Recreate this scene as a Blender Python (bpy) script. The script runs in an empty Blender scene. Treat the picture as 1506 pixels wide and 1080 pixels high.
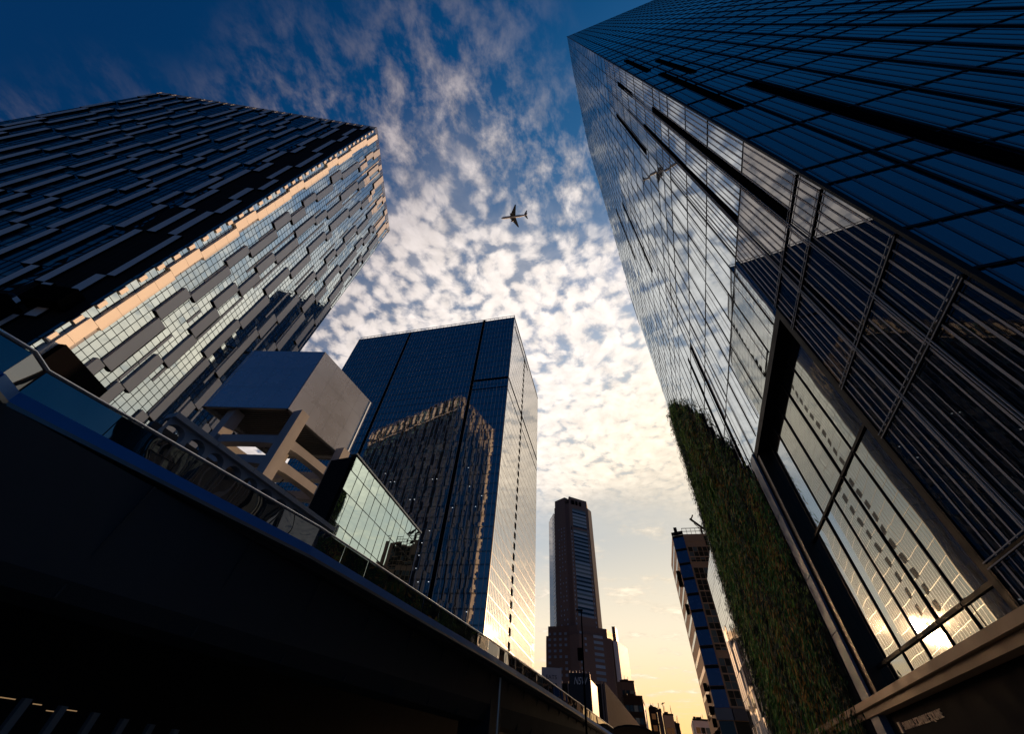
import bpy, math, random
from mathutils import Vector, Matrix
R_ = math.radians
random.seed(7)
scene = bpy.context.scene
col = scene.collection

# ------------------------------------------------------------------ camera
cam_d = bpy.data.cameras.new('camera')
cam_d.sensor_width = 36.0
cam_d.lens = 556.0 / 1506.0 * 36.0
cam_d.clip_start = 0.05
cam_d.clip_end = 20000
cam = bpy.data.objects.new('camera', cam_d)
col.objects.link(cam)
RM = ((0.94817482, -0.19179368, -0.25333712), (0.3118351, 0.71477536, 0.62598326), (0.0610195, -0.67254098, 0.73754))
cam.matrix_world = Matrix(((RM[0][0], -RM[0][1], -RM[0][2], 0.0), (RM[1][0], -RM[1][1], -RM[1][2], 0.0),
                           (RM[2][0], -RM[2][1], -RM[2][2], 1.6), (0, 0, 0, 1)))
scene.camera = cam
scene.view_settings.view_transform = 'Standard'
scene.view_settings.look = 'None'
scene.view_settings.gamma = 1.0
scene.view_settings.exposure = 0.22
scene.cycles.max_bounces = 8
scene.cycles.glossy_bounces = 5
scene.cycles.diffuse_bounces = 3
scene.cycles.transparent_max_bounces = 12
scene.cycles.sample_clamp_indirect = 40.0
scene.cycles.use_denoising = True

# ------------------------------------------------------------------ sun and sky
SUN_AZ, SUN_EL = 15.4, 12.1            # degrees right of the street axis (+Y), above the horizon
sun_d = bpy.data.lights.new('sun', 'SUN')
sun_d.energy = 4.6
sun_d.angle = R_(0.53)
sun_d.color = (1.0, 0.58, 0.29)
sun = bpy.data.objects.new('sun', sun_d)
col.objects.link(sun)
sdir = Vector((math.sin(R_(SUN_AZ)) * math.cos(R_(SUN_EL)), math.cos(R_(SUN_AZ)) * math.cos(R_(SUN_EL)), math.sin(R_(SUN_EL))))
sun.rotation_euler = (-sdir).to_track_quat('-Z', 'Y').to_euler()

world = bpy.data.worlds.new('World')
scene.world = world
world.use_nodes = True
WT = world.node_tree
for n in list(WT.nodes):
    WT.nodes.remove(n)


class NT:
    """small helper to write node graphs as expressions"""
    def __init__(s, tree):
        s.t = tree

    def n(s, kind, **kw):
        nd = s.t.nodes.new(kind)
        for k, v in kw.items():
            setattr(nd, k, v)
        return nd

    def put(s, sock, v):
        if isinstance(v, bpy.types.NodeSocket):
            s.t.links.new(v, sock)
        else:
            sock.default_value = v

    def m(s, op, a, b=0.0, c=0.0, clamp=False):
        nd = s.n('ShaderNodeMath', operation=op, use_clamp=clamp)
        for i, v in enumerate((a, b, c)):
            s.put(nd.inputs[i], v)
        return nd.outputs[0]

    def vm(s, op, a, b=(0, 0, 0), scale=None):
        nd = s.n('ShaderNodeVectorMath', operation=op)
        s.put(nd.inputs[0], a)
        s.put(nd.inputs[1], b)
        if scale is not None:
            s.put(nd.inputs['Scale'], scale)
        return nd.outputs['Value'] if op in ('DOT_PRODUCT', 'LENGTH') else nd.outputs[0]

    def ss(s, v, lo, hi, to0=0.0, to1=1.0):
        nd = s.n('ShaderNodeMapRange', interpolation_type='SMOOTHSTEP')
        s.put(nd.inputs[0], v)
        for i, x in enumerate((lo, hi, to0, to1)):
            s.put(nd.inputs[i + 1], x)
        return nd.outputs[0]

    def mix(s, f, a, b, kind='MIX'):
        nd = s.n('ShaderNodeMix', data_type='RGBA', blend_type=kind)
        s.put(nd.inputs[0], f)
        s.put(nd.inputs[6], a)
        s.put(nd.inputs[7], b)
        return nd.outputs[2]

    def noise(s, vec, scale, detail=4.0, rough=0.5, dist=0.0, lac=2.0):
        nd = s.n('ShaderNodeTexNoise')
        s.put(nd.inputs['Vector'], vec)
        for k, v in (('Scale', scale), ('Detail', detail), ('Roughness', rough), ('Distortion', dist), ('Lacunarity', lac)):
            s.put(nd.inputs[k], v)
        return nd.outputs['Fac'], nd.outputs['Color']

    def comb(s, x, y, z):
        nd = s.n('ShaderNodeCombineXYZ')
        for i, v in enumerate((x, y, z)):
            s.put(nd.inputs[i], v)
        return nd.outputs[0]

    def sep(s, v):
        nd = s.n('ShaderNodeSeparateXYZ')
        s.put(nd.inputs[0], v)
        return nd.outputs


def c4(*c):
    return (c[0], c[1], c[2], 1.0)


g = NT(WT)
tc = g.n('ShaderNodeTexCoord').outputs['Generated']
dirv = g.vm('NORMALIZE', tc)
dx, dy, dz = g.sep(dirv)
sky = g.n('ShaderNodeTexSky', sky_type='NISHITA')
sky.sun_disc = False
sky.sun_elevation = R_(SUN_EL)
sky.sun_rotation = R_(SUN_AZ)
sky.air_density = 1.0
sky.dust_density = 1.2
sky.ozone_density = 1.6
# graded the way the photograph is developed: deep, saturated blue away from the sun
sd = g.vm('DOT_PRODUCT', dirv, tuple(sdir))
gam = g.n('ShaderNodeGamma')
g.put(gam.inputs[0], g.vm('MULTIPLY', sky.outputs[0], (0.100, 0.100, 0.100)))
gam.inputs[1].default_value = 1.35
hs = g.n('ShaderNodeHueSaturation')
hs.inputs['Saturation'].default_value = 1.2
g.put(hs.inputs['Color'], gam.outputs[0])
nis = g.vm('MULTIPLY', hs.outputs[0], (11.0, 11.0, 11.0))
nis = g.vm('DIVIDE', nis, g.vm('ADD', g.vm('MULTIPLY', nis, (0.09, 0.09, 0.09)), (1, 1, 1)))
rp_ = g.n('ShaderNodeValToRGB')
g.put(rp_.inputs[0], g.ss(sd, -0.3, 1.0))
nd_ = rp_.color_ramp
nd_.elements[0].position, nd_.elements[0].color = 0.0, c4(0.0, 0.022, 0.088)
nd_.elements[1].position, nd_.elements[1].color = 1.0, c4(0.60, 0.58, 0.52)
for p_, c_ in ((0.30, (0.001, 0.054, 0.170)), (0.72, (0.035, 0.140, 0.31)), (0.84, (0.14, 0.25, 0.45)), (0.93, (0.40, 0.50, 0.62))):
    e_ = nd_.elements.new(p_)
    e_.color = c4(*c_)
skycol = g.mix(0.14, g.vm('SCALE', rp_.outputs[0], scale=10.0), nis)
near = g.ss(sd, 0.25, 0.85)
skycol = g.mix(g.m('MULTIPLY', g.ss(dz, 0.18, 0.42, 0.92, 0.0), near), skycol, c4(9.4, 8.0, 5.8))
skycol = g.mix(g.m('MULTIPLY', g.ss(dz, 0.04, 0.24, 0.97, 0.0), near), skycol, c4(12.0, 6.6, 2.2))
# altocumulus deck: a flat layer seen in direction dir, at plane position dir.xy / dir.z
zc = g.m('MAXIMUM', dz, 0.035)
px = g.m('DIVIDE', dx, zc)
py = g.m('DIVIDE', dy, zc)
P = g.comb(px, py, 0.0)
wf, wc = g.noise(P, 2.6, 3.0, 0.5)
warp = g.vm('SCALE', g.vm('SUBTRACT', wc, (0.5, 0.5, 0.5)), scale=0.16)
Pw = g.vm('ADD', P, warp)
big, _ = g.noise(P, 1.9, 2.0, 0.5)
# puffs
fine, _ = g.noise(Pw, 19.0, 8.0, 0.58, 0.15)
mid, _ = g.noise(Pw, 5.5, 4.0, 0.55)
vor = g.n('ShaderNodeTexVoronoi', feature='SMOOTH_F1', voronoi_dimensions='2D')
g.put(vor.inputs['Vector'], g.vm('ADD', P, g.vm('SCALE', g.vm('SUBTRACT', g.noise(P, 7.0, 4.0, 0.6)[1], (0.5, 0.5, 0.5)), scale=0.10)))
vor.inputs['Scale'].default_value = 21.0
vor.inputs['Smoothness'].default_value = 0.35
cell = g.m('SUBTRACT', 1.0, g.m('MULTIPLY', vor.outputs['Distance'], 1.5))
# streaks near the northern edge of the deck
rot = g.n('ShaderNodeMapping')
g.put(rot.inputs['Vector'], g.vm('ADD', P, g.vm('SCALE', g.vm('SUBTRACT', wc, (0.5, 0.5, 0.5)), scale=0.06)))
rot.inputs['Rotation'].default_value = (0, 0, R_(-28))
rot.inputs['Scale'].default_value = (9.5, 7.0, 1.0)
streak, _ = g.noise(rot.outputs[0], 1.5, 9.0, 0.64, 0.12)
# coverage over the deck
edge = g.m('SUBTRACT', g.m('ADD', py, 0.16), g.m('MULTIPLY', g.m('MAXIMUM', g.m('ADD', px, 0.22), 0.0), 0.9))
edge = g.m('ADD', edge, g.m('MULTIPLY', g.m('SUBTRACT', big, 0.5), 0.5))
cov_n = g.ss(edge, -0.14, 0.34)
deep = g.ss(edge, 0.12, 0.62)
cov_s = g.ss(g.m('ADD', py, g.m('MULTIPLY', g.m('SUBTRACT', big, 0.5), 0.9)), 1.35, 2.35, 1.0, 0.0)
puff = g.m('ADD', g.m('MULTIPLY', fine, 0.80), g.m('ADD', g.m('MULTIPLY', cell, 0.30), g.m('MULTIPLY', g.m('SUBTRACT', mid, 0.42), 0.85)))
puffd = g.ss(g.m('ADD', puff, g.m('ADD', g.m('MULTIPLY', deep, 0.22), g.ss(py, 0.25, 1.2, 0.0, 0.17))), 0.46, 0.96)
strd = g.ss(streak, 0.40, 0.70)
dens_n = g.mix(deep, strd, puffd)
veil = g.m('MULTIPLY', deep, g.ss(mid, 0.25, 0.65, 0.12, 0.46))
dens = g.m('MULTIPLY', g.m('MULTIPLY', g.m('MAXIMUM', g.sep(dens_n)[0], veil), cov_n), cov_s)
# low scattered banks towards the horizon
lowmap = g.n('ShaderNodeMapping')
g.put(lowmap.inputs['Vector'], Pw)
lowmap.inputs['Scale'].default_value = (1.0, 1.0, 1.0)
lown, _ = g.noise(lowmap.outputs[0], 2.1, 8.0, 0.62, 0.2)
low = g.m('MULTIPLY', g.ss(lown, 0.49, 0.68), g.ss(py, 1.5, 2.0))
low = g.m('MULTIPLY', low, g.ss(py, 7.0, 12.0, 1.0, 0.0))
dens = g.m('MAXIMUM', dens, g.m('MULTIPLY', low, 0.8))
# cloud light: warm and bright towards the sun, lilac grey overhead
tow = g.ss(sd, -0.02, 0.66)
ccol = g.mix(tow, c4(4.0, 3.45, 3.6), c4(10.0, 9.0, 8.2))
ccol = g.mix(g.ss(sd, 0.75, 0.99), ccol, c4(11.2, 9.4, 7.0))
shade = g.m('ADD', g.ss(dens, 0.25, 1.0, 0.72, 0.98), g.m('MULTIPLY', g.m('SUBTRACT', fine, 0.5), 0.8))
ccol = g.vm('SCALE', ccol, scale=shade)
final = g.mix(g.m('MULTIPLY', dens, 0.93), skycol, ccol)
bg = g.n('ShaderNodeBackground')
g.put(bg.inputs['Color'], final)
bg.inputs['Strength'].default_value = 0.1
wo = g.n('ShaderNodeOutputWorld')
WT.links.new(bg.outputs[0], wo.inputs['Surface'])


# ------------------------------------------------------------------ materials
MATS = {}


def new_mat(name):
    m = bpy.data.materials.new(name)
    m.use_nodes = True
    t = m.node_tree
    for n in list(t.nodes):
        t.nodes.remove(n)
    gg = NT(t)
    out = gg.n('ShaderNodeOutputMaterial')
    bs = gg.n('ShaderNodeBsdfPrincipled')
    t.links.new(bs.outputs[0], out.inputs[0])
    MATS[name] = m
    return m, gg, bs


def plain(name, c, rough=0.6, metal=0.0, var=0.18, scale=1.2, bump=0.0, spec=0.5):
    """painted / stone / metal surface with weathering noise"""
    m, q, b = new_mat(name)
    co = q.n('ShaderNodeTexCoord').outputs['Object']
    f, _ = q.noise(co, scale, 6.0, 0.6)
    f2, _ = q.noise(q.vm('MULTIPLY', co, (1, 1, 0.12)), scale * 2.7, 4.0, 0.6)
    k = q.m('ADD', q.m('MULTIPLY', f, var * 1.3), q.m('MULTIPLY', f2, var * 0.7))
    k = q.m('ADD', k, 1.0 - var)
    q.put(b.inputs['Base Color'], q.vm('SCALE', c[:3], scale=k))
    q.put(b.inputs['Roughness'], q.m('ADD', rough, q.m('MULTIPLY', q.m('SUBTRACT', f, 0.5), 0.25)))
    b.inputs['Metallic'].default_value = metal
    b.inputs['Specular IOR Level'].default_value = spec
    if bump:
        bp = q.n('ShaderNodeBump')
        bp.inputs['Strength'].default_value = bump
        bp.inputs['Distance'].default_value = 0.02
        q.put(bp.inputs['Height'], q.noise(co, scale * 9, 5.0, 0.6)[0])
        q.put(b.inputs['Normal'], bp.outputs[0])
    return m


def glass(name, c, ior=2.4, rough=0.02, wave=0.02, wscale=0.5, vary=0.5, blind=0.0, blindc=(0.1, 0.12, 0.13), tint=(1, 1, 1), haze=0.0):
    """coated curtain wall glass over a dim room; every pane (mesh island) differs a little"""
    m, q, b = new_mat(name)
    geo = q.n('ShaderNodeNewGeometry')
    rnd = geo.outputs['Random Per Island']
    co = q.n('ShaderNodeTexCoord').outputs['Object']
    k = q.m('ADD', 1.0 - vary * 0.5, q.m('MULTIPLY', rnd, vary))
    base = q.vm('SCALE', c[:3], scale=k)
    if blind:
        wn = q.n('ShaderNodeTexWhiteNoise', noise_dimensions='1D')
        q.put(wn.inputs['W'], q.m('MULTIPLY', rnd, 91.7))
        base = q.mix(q.m('GREATER_THAN', wn.outputs[0], 1.0 - blind), base, c4(*blindc))
    q.put(b.inputs['Base Color'], base)
    b.inputs['Roughness'].default_value = rough
    b.inputs['IOR'].default_value = ior
    b.inputs['Specular Tint'].default_value = c4(*tint)
    if haze:
        b.inputs['Coat Weight'].default_value = haze
        b.inputs['Coat Roughness'].default_value = 0.09
    if wave:
        bp = q.n('ShaderNodeBump')
        bp.inputs['Strength'].default_value = 1.0
        bp.inputs['Distance'].default_value = wave
        q.put(bp.inputs['Height'], q.noise(q.vm('ADD', co, q.comb(q.m('MULTIPLY', rnd, 40.0), 0.0, 0.0)), wscale, 1.5, 0.4)[0])
        q.put(b.inputs['Normal'], bp.outputs[0])
    return m


plain('asphalt', (0.05, 0.05, 0.052), 0.85, bump=0.4)
plain('paving', (0.2, 0.19, 0.18), 0.8, bump=0.2)
plain('ground', (0.09, 0.09, 0.085), 0.9)
plain('frame_dark', (0.008, 0.009, 0.010), 0.6, 0.0, spec=0.12)
plain('frame_grey', (0.16, 0.17, 0.18), 0.4, 0.6)
plain('frame_light', (0.38, 0.38, 0.38), 0.4, 0.5)
plain('fin_pale', (0.60, 0.60, 0.60), 0.4, 0.2)
plain('slot_black', (0.004, 0.004, 0.005), 0.9, spec=0.0)
plain('frit', (0.50, 0.48, 0.46), 0.6, 0.0, spec=0.2)
plain('frit_blue', (0.10, 0.13, 0.165), 0.4, 0.2)
plain('bronze_side', (0.10, 0.062, 0.042), 0.35, 0.6)
plain('pilaster', (0.20, 0.225, 0.28), 0.45, 0.2)
plain('ledge_stone', (0.62, 0.37, 0.18), 0.5, 0.0, bump=0.1)  # orange of reflected sunlight put into the stone colour
plain('base_black', (0.010, 0.010, 0.012), 0.7, spec=0.1)
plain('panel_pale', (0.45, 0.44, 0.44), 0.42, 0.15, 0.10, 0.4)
plain('panel_dusk', (0.66, 0.64, 0.62), 0.5, 0.1, 0.12, 0.4)
plain('concrete', (0.33, 0.345, 0.37), 0.75, 0.0, 0.35, 0.9, bump=0.2)
plain('box_metal', (0.48, 0.54, 0.62), 0.27, 0.45, 0.09, 0.35, bump=0.0)
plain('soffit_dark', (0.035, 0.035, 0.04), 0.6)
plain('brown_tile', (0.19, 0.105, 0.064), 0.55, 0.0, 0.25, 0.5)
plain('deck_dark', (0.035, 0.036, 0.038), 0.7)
plain('deck_blue', (0.006, 0.19, 0.55), 0.5)
plain('steel_rail', (0.75, 0.70, 0.64), 0.3, 0.85)
plain('blue_panel', (0.012, 0.10, 0.30), 0.25, 0.1)
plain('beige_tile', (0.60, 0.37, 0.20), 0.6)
plain('corner_sheet_lit', (0.72, 0.69, 0.65), 0.4, 0.0, 0.06, 0.4)  # paler than the other panels, to brighten the sunlit strip by colour
plain('glare_white', (0.8, 0.77, 0.7), 0.5)  # white stands for sun glare on glass
plain('cream_sunlit', (0.55, 0.50, 0.43), 0.6)
plain('dark_wall', (0.022, 0.020, 0.020), 0.9, spec=0.05)
plain('slat_dark', (0.17, 0.155, 0.15), 0.9, spec=0.05)
plain('brown_wall', (0.06, 0.045, 0.04), 0.7)
plain('sign_white', (0.55, 0.52, 0.52), 0.5)
plain('sign_black', (0.012, 0.012, 0.016), 0.4)
plain('sign_pink', (0.42, 0.20, 0.15), 0.5)
plain('letter_blue', (0.05, 0.06, 0.10), 0.5)
plain('letter_white', (0.75, 0.75, 0.75), 0.5)
plain('letter_bronze', (0.50, 0.44, 0.40), 0.35, 0.5)
plain('plane_white', (0.75, 0.75, 0.77), 0.3)
plain('plane_dark', (0.09, 0.095, 0.11), 0.4)

glass('glass_cloud', (0.012, 0.016, 0.022), 8.0, 0.012, 0.005, 0.35, 0.6, tint=(0.84, 0.94, 1.0))
glass('glass_near', (0.004, 0.006, 0.009), 2.3, 0.012, 0.006, 0.35, 0.8)
glass('glass_blue', (0.006, 0.024, 0.048), 3.3, 0.02, 0.005, 0.35, 1.0, 0.14, (0.02, 0.06, 0.095))
glass('glass_window', (0.015, 0.016, 0.016), 3.6, 0.008, 0.008, 0.30, 0.3, haze=0.5, tint=(0.86, 0.98, 1.0))
glass('glass_office', (0.016, 0.026, 0.034), 8.0, 0.03, 0.004, 0.4, 0.9, 0.16, (0.16, 0.19, 0.19), tint=(0.86, 0.97, 1.0))
glass('glass_night', (0.005, 0.018, 0.034), 2.0, 0.03, 0.004, 0.4, 0.9, 0.16, (0.05, 0.12, 0.14))
glass('glass_navy', (0.004, 0.026, 0.050), 3.6, 0.02, 0.002, 0.3, 0.9, 0.18, (0.02, 0.055, 0.08))
glass('glass_bright', (0.02, 0.02, 0.02), 12.0, 0.03, 0.006, 0.35, 0.3)
glass('glass_strip', (0.26, 0.33, 0.38), 1.5, 0.3, 0.0, 0.3, 0.6, 0.25, (0.40, 0.44, 0.46))
glass('glass_dim', (0.012, 0.022, 0.022), 1.55, 0.04, 0.003, 0.4, 0.9, 0.25, (0.13, 0.18, 0.17))
glass('glass_hall', (0.02, 0.03, 0.03), 9.0, 0.01, 0.010, 0.3, 0.4, tint=(0.80, 1.0, 0.97))
glass('glass_rail', (0.02, 0.028, 0.03), 2.6, 0.01, 0.05, 0.45, 0.5)


# ------------------------------------------------------------------ mesh helpers
def V(*a):
    return Vector(a)


class F:
    """a vertical plane: s runs along the base line, z up, d outwards"""
    def __init__(s, p0, p1, hint):
        s.o = Vector((p0[0], p0[1], 0.0))
        h = Vector((p1[0] - p0[0], p1[1] - p0[1], 0.0))
        s.w = h.length
        s.h = h.normalized()
        n = Vector((s.h.y, -s.h.x, 0.0))
        if n.x * hint[0] + n.y * hint[1] < 0:
            n = -n
        s.n = n
        s.flip = s.h.cross(Vector((0, 0, 1))).dot(n) < 0

    def p(s, a, z, d=0.0):
        v = s.o + s.h * a + s.n * d
        return (v.x, v.y, z)


class MB:
    def __init__(s):
        s.v, s.f = [], []

    def poly(s, pts):
        b = len(s.v)
        s.v.extend(tuple(p) for p in pts)
        s.f.append(tuple(range(b, b + len(pts))))
        return s

    def fq(s, F_, a0, a1, z0, z1, d=0.0, tilt=0.0):
        r = lambda: (random.random() - 0.5) * tilt
        t, u = r(), r()
        pts = [F_.p(a0, z0, d - t - u), F_.p(a1, z0, d + t - u), F_.p(a1, z1, d + t + u), F_.p(a0, z1, d - t + u)]
        if F_.flip:
            pts.reverse()
        return s.poly(pts)

    def fpoly(s, F_, az, d=0.0):
        pts = [F_.p(a, z, d) for a, z in az]
        if F_.flip:
            pts.reverse()
        return s.poly(pts)

    def hexa(s, c):
        """eight corners: bottom four round, then top four round"""
        b = len(s.v)
        s.v.extend(tuple(p) for p in c)
        for q in ((3, 2, 1, 0), (4, 5, 6, 7), (0, 1, 5, 4), (1, 2, 6, 5), (2, 3, 7, 6), (3, 0, 4, 7)):
            s.f.append(tuple(b + i for i in q))
        return s

    def fb(s, F_, a0, a1, z0, z1, d0, d1):
        c = [F_.p(a0, z0, d0), F_.p(a1, z0, d0), F_.p(a1, z0, d1), F_.p(a0, z0, d1),
             F_.p(a0, z1, d0), F_.p(a1, z1, d0), F_.p(a1, z1, d1), F_.p(a0, z1, d1)]
        if not F_.flip:
            c = [c[3], c[2], c[1], c[0], c[7], c[6], c[5], c[4]]
        return s.hexa(c)

    def box(s, x0, x1, y0, y1, z0, z1):
        return s.hexa([(x0, y0, z0), (x1, y0, z0), (x1, y1, z0), (x0, y1, z0), (x0, y0, z1), (x1, y0, z1), (x1, y1, z1), (x0, y1, z1)])

    def prism(s, pts, z0, z1):
        """vertical prism over a plan polygon (counter-clockwise)"""
        k = len(pts)
        b = len(s.v)
        s.v.extend((p[0], p[1], z0) for p in pts)
        s.v.extend((p[0], p[1], z1) for p in pts)
        s.f.append(tuple(b + i for i in reversed(range(k))))
        s.f.append(tuple(b + k + i for i in range(k)))
        for i in range(k):
            j = (i + 1) % k
            s.f.append((b + i, b + j, b + k + j, b + k + i))
        return s

    def bar(s, a, b_, w, h=None, up=(0, 0, 1)):
        a, b_ = Vector(a), Vector(b_)
        h = h or w
        d = (b_ - a).normalized()
        u = Vector(up)
        if abs(d.dot(u)) > 0.95:
            u = Vector((0, 1, 0)) if abs(d.y) < 0.9 else Vector((1, 0, 0))
        r = d.cross(u).normalized()
        u = r.cross(d).normalized()
        c = []
        for q in (a, b_):
            c += [q - r * w / 2 - u * h / 2, q + r * w / 2 - u * h / 2, q + r * w / 2 + u * h / 2, q - r * w / 2 + u * h / 2]
        return s.hexa(c)

    def tube(s, pts, rad, n=10, cap=True):
        pts = [Vector(p) for p in pts]
        rad = rad if isinstance(rad, (list, tuple)) else [rad] * len(pts)
        rings = []
        for i, p in enumerate(pts):
            d = (pts[min(i + 1, len(pts) - 1)] - pts[max(i - 1, 0)]).normalized()
            u = Vector((0, 0, 1)) if abs(d.z) < 0.9 else Vector((0, 1, 0))
            r = d.cross(u).normalized()
            u = r.cross(d)
            b = len(s.v)
            for k in range(n):
                t = 2 * math.pi * k / n
                s.v.append(tuple(p + (r * math.cos(t) + u * math.sin(t)) * rad[i]))
            rings.append(b)
        for a, b in zip(rings, rings[1:]):
            for k in range(n):
                j = (k + 1) % n
                s.f.append((a + k, b + k, b + j, a + j))
        if cap:
            s.f.append(tuple(rings[0] + k for k in range(n)))
            s.f.append(tuple(rings[-1] + k for k in reversed(range(n))))
        return s

    def build(s, name, mat, parent=None, smooth=False):
        me = bpy.data.meshes.new(name)
        o3 = Vector(parent['base']) if parent is not None and 'base' in parent else Vector((0, 0, 0))
        me.from_pydata([(v[0] - o3.x, v[1] - o3.y, v[2] - o3.z) for v in s.v], [], s.f)
        if mat:
            me.materials.append(MATS[mat])
        if smooth:
            me.polygons.foreach_set('use_smooth', [True] * len(me.polygons))
        me.update()
        o = bpy.data.objects.new(name, me)
        col.objects.link(o)
        if parent is not None:
            o.parent = parent
            if 'base' in parent:
                o['base'] = tuple(parent['base'])
        return o


def thing(name, label, cat, base, group=None):
    o = bpy.data.objects.new(name, None)
    o.empty_display_size = 0.5
    col.objects.link(o)
    o.location = base
    o['base'] = tuple(base)
    tag(o, label, cat, group)
    return o


def tag(o, label, cat, group=None):
    o['label'] = label
    o['category'] = cat
    if group:
        o['group'] = group
    return o


def structure(o):
    o['kind'] = 'structure'
    return o


def text_mesh(txt, size, depth=0.02, align='LEFT'):
    cu = bpy.data.curves.new('lettering', 'FONT')
    cu.body = txt
    cu.size = size
    cu.extrude = depth
    cu.align_x = align
    tmp = bpy.data.objects.new('lettering', cu)
    col.objects.link(tmp)
    dg = bpy.context.evaluated_depsgraph_get()
    me = bpy.data.meshes.new_from_object(tmp.evaluated_get(dg))
    bpy.data.objects.remove(tmp)
    return me


def lettering(txt, Fp, a, z, d, size, mat, parent, height=None, width=None, slant=0.0, mirror=False):
    """flat letters on the plane Fp; a, z = lower left corner as a reader sees it"""
    me = text_mesh(txt, size)
    xs = [v.co.x for v in me.vertices]
    ys = [v.co.y for v in me.vertices]
    sx = width / (max(xs) - min(xs)) if width else 1.0
    sy = height / (max(ys) - min(ys)) if height else 1.0
    x0, y0 = min(xs), min(ys)
    base = Vector(parent['base'])
    for v in me.vertices:
        yy = (v.co.y - y0) * sy
        xx = (v.co.x - x0) * sx + yy * slant
        q = Fp.o + Fp.h * (a + xx) + Fp.n * (d + v.co.z)
        v.co = (q.x - base.x, q.y - base.y, z + yy - base.z)
    me.materials.clear()
    me.materials.append(MATS[mat])
    o = bpy.data.objects.new('lettering', me)
    col.objects.link(o)
    o.parent = parent
    return o


def grid(Fp, S, Z, mat_name, parent, name='glazing', tilt=0.012, skip=None, d=0.0):
    m = MB()
    for a0, a1 in zip(S, S[1:]):
        for z0, z1 in zip(Z, Z[1:]):
            if skip and skip((a0 + a1) / 2, (z0 + z1) / 2):
                continue
            m.fq(Fp, a0, a1, z0, z1, d, tilt)
    return m.build(name, mat_name, parent)


def mullions(Fp, S, Z, w, h, depth, mat_name, parent, name='mullions', smin=None, zr=None, d0=0.0):
    m = MB()
    z0, z1 = zr or (Z[0], Z[-1])
    for a in S:
        m.fb(Fp, a - w / 2, a + w / 2, z0, z1, d0 - 0.05, d0 + depth)
    for z in Z:
        for a0, a1 in zip(S, S[1:]):
            m.fb(Fp, a0 + w / 2, a1 - w / 2, z - h / 2, z + h / 2, d0 - 0.05, d0 + depth * 0.8)
    return m.build(name, mat_name, parent)


def frange(a, b, st):
    n = max(1, round((b - a) / st))
    return [a + (b - a) * i / n for i in range(n + 1)]


# ------------------------------------------------------------------ setting
m = MB().poly([(-3000, -3000, 0), (3000, -3000, 0), (3000, 3000, 0), (-3000, 3000, 0)])
structure(m.build('ground', 'ground'))
structure(MB().poly([(-9.5, -200, 0.004), (4.0, -200, 0.004), (4.0, 900, 0.004), (-9.5, 900, 0.004)]).build('road', 'asphalt'))
structure(MB().box(4.0, 60, -200, 400, 0.0, 0.14).build('pavement', 'paving'))
structure(MB().box(-40, -9.5, -60, 300, 0.0, 0.14).build('pavement', 'paving'))
mk = MB()
for k in range(60):
    mk.poly([(-2.9, -60 + k * 10, 0.008), (-2.75, -60 + k * 10, 0.008), (-2.75, -55 + k * 10, 0.008), (-2.9, -55 + k * 10, 0.008)])
structure(mk.build('lane_marking', 'letter_white'))

# ------------------------------------------------------------------ right tower: glass, very near
GT = thing('glass_tower', 'tallest dark blue glass tower, its street side mirroring clouds above a planted wall', 'office tower', (8, 7, 0))
TOP = 205.0
FS = F((8, 7), (8, 64), (-1, 0))       # street side, s = y - 7
FB = F((8, 7), (80, 7), (0, -1))       # blue side, s = x - 8
ZL = [4.95, 5.96, 10.0, 12.25, 16.0, 17.7, 22.9, 28.3, 33.05, 38.2, 40.85, 43.55, 47.9]
z = 47.9
while z < TOP - 6:
    z += 5.2
    ZL.append(z)
ZL.append(TOP)
YS = [0, 2.05, 4.2, 6.3, 7.4, 9.3, 11.15, 13.02, 14.88, 16.74, 18.6]
while YS[-1] < 52:
    YS.append(YS[-1] + 1.86)
# silhouette of the far edge of the street side (s as a function of z)
EDGE = [(0, 50), (20, 51), (40, 49.5), (60, 50.5), (88, 52), (127, 45), (183, 37), (195, 28), (205, 13.5)]


def far_edge(zz):
    for (za, sa), (zb, sb) in zip(EDGE, EDGE[1:]):
        if za <= zz <= zb:
            return sa + (sb - sa) * (zz - za) / (zb - za)
    return 13.5


WIN = (6.3, 18.6, 4.95, 17.7)          # the tall recessed window: s0, s1, z0, z1
pm, npm, dm, hm = MB(), MB(), MB(), MB()
for z0, z1 in zip(ZL, ZL[1:]):
    e0, e1 = far_edge(z0), far_edge(z1)
    hm.fb(FS, 0.08, e0, z0 - 0.05, z0 + 0.05, -0.05, 0.022) if z0 > 18 else None
    for a0, a1 in zip(YS, YS[1:]):
        if WIN[0] <= a0 < WIN[1] - 0.1 and z1 <= WIN[3] + 0.1:
            continue
        if a0 >= max(e0, e1) - 0.05:
            continue
        b0, b1 = min(a1, e0), min(a1, e1)
        if b0 <= a0 + 0.02 or b1 <= a0 + 0.02:
            continue
        if b0 >= a1 - 1e-6 and b1 >= a1 - 1e-6:
            (npm if a0 < 6 and z1 < 23 else pm).fq(FS, a0, a1, z0, z1, 0.0, 0.020)
        else:
            pm.fpoly(FS, [(a0, z0), (b0, z0), (b1, z1), (a0, z1)])
for a in YS[1:]:
    zt = TOP
    for (za, sa), (zb, sb) in zip(EDGE, EDGE[1:]):
        if min(sa, sb) <= a <= max(sa, sb) and za >= 88:
            zt = za + (zb - za) * (a - sa) / (sb - sa)
            break
    zb_ = WIN[3] + 0.1 if WIN[0] + 0.1 < a < WIN[1] - 0.1 else 4.95
    if a < 50:
        dm.fb(FS, a - 0.03, a + 0.03, zb_, zt, -0.05, 0.028)
pm.build('street_glazing', 'glass_cloud', GT)
npm.build('lobby_glazing', 'glass_near', GT)
dm.build('mullions', 'frame_dark', GT)
hm.build('transom_mullions', 'frame_dark', GT)
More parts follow.
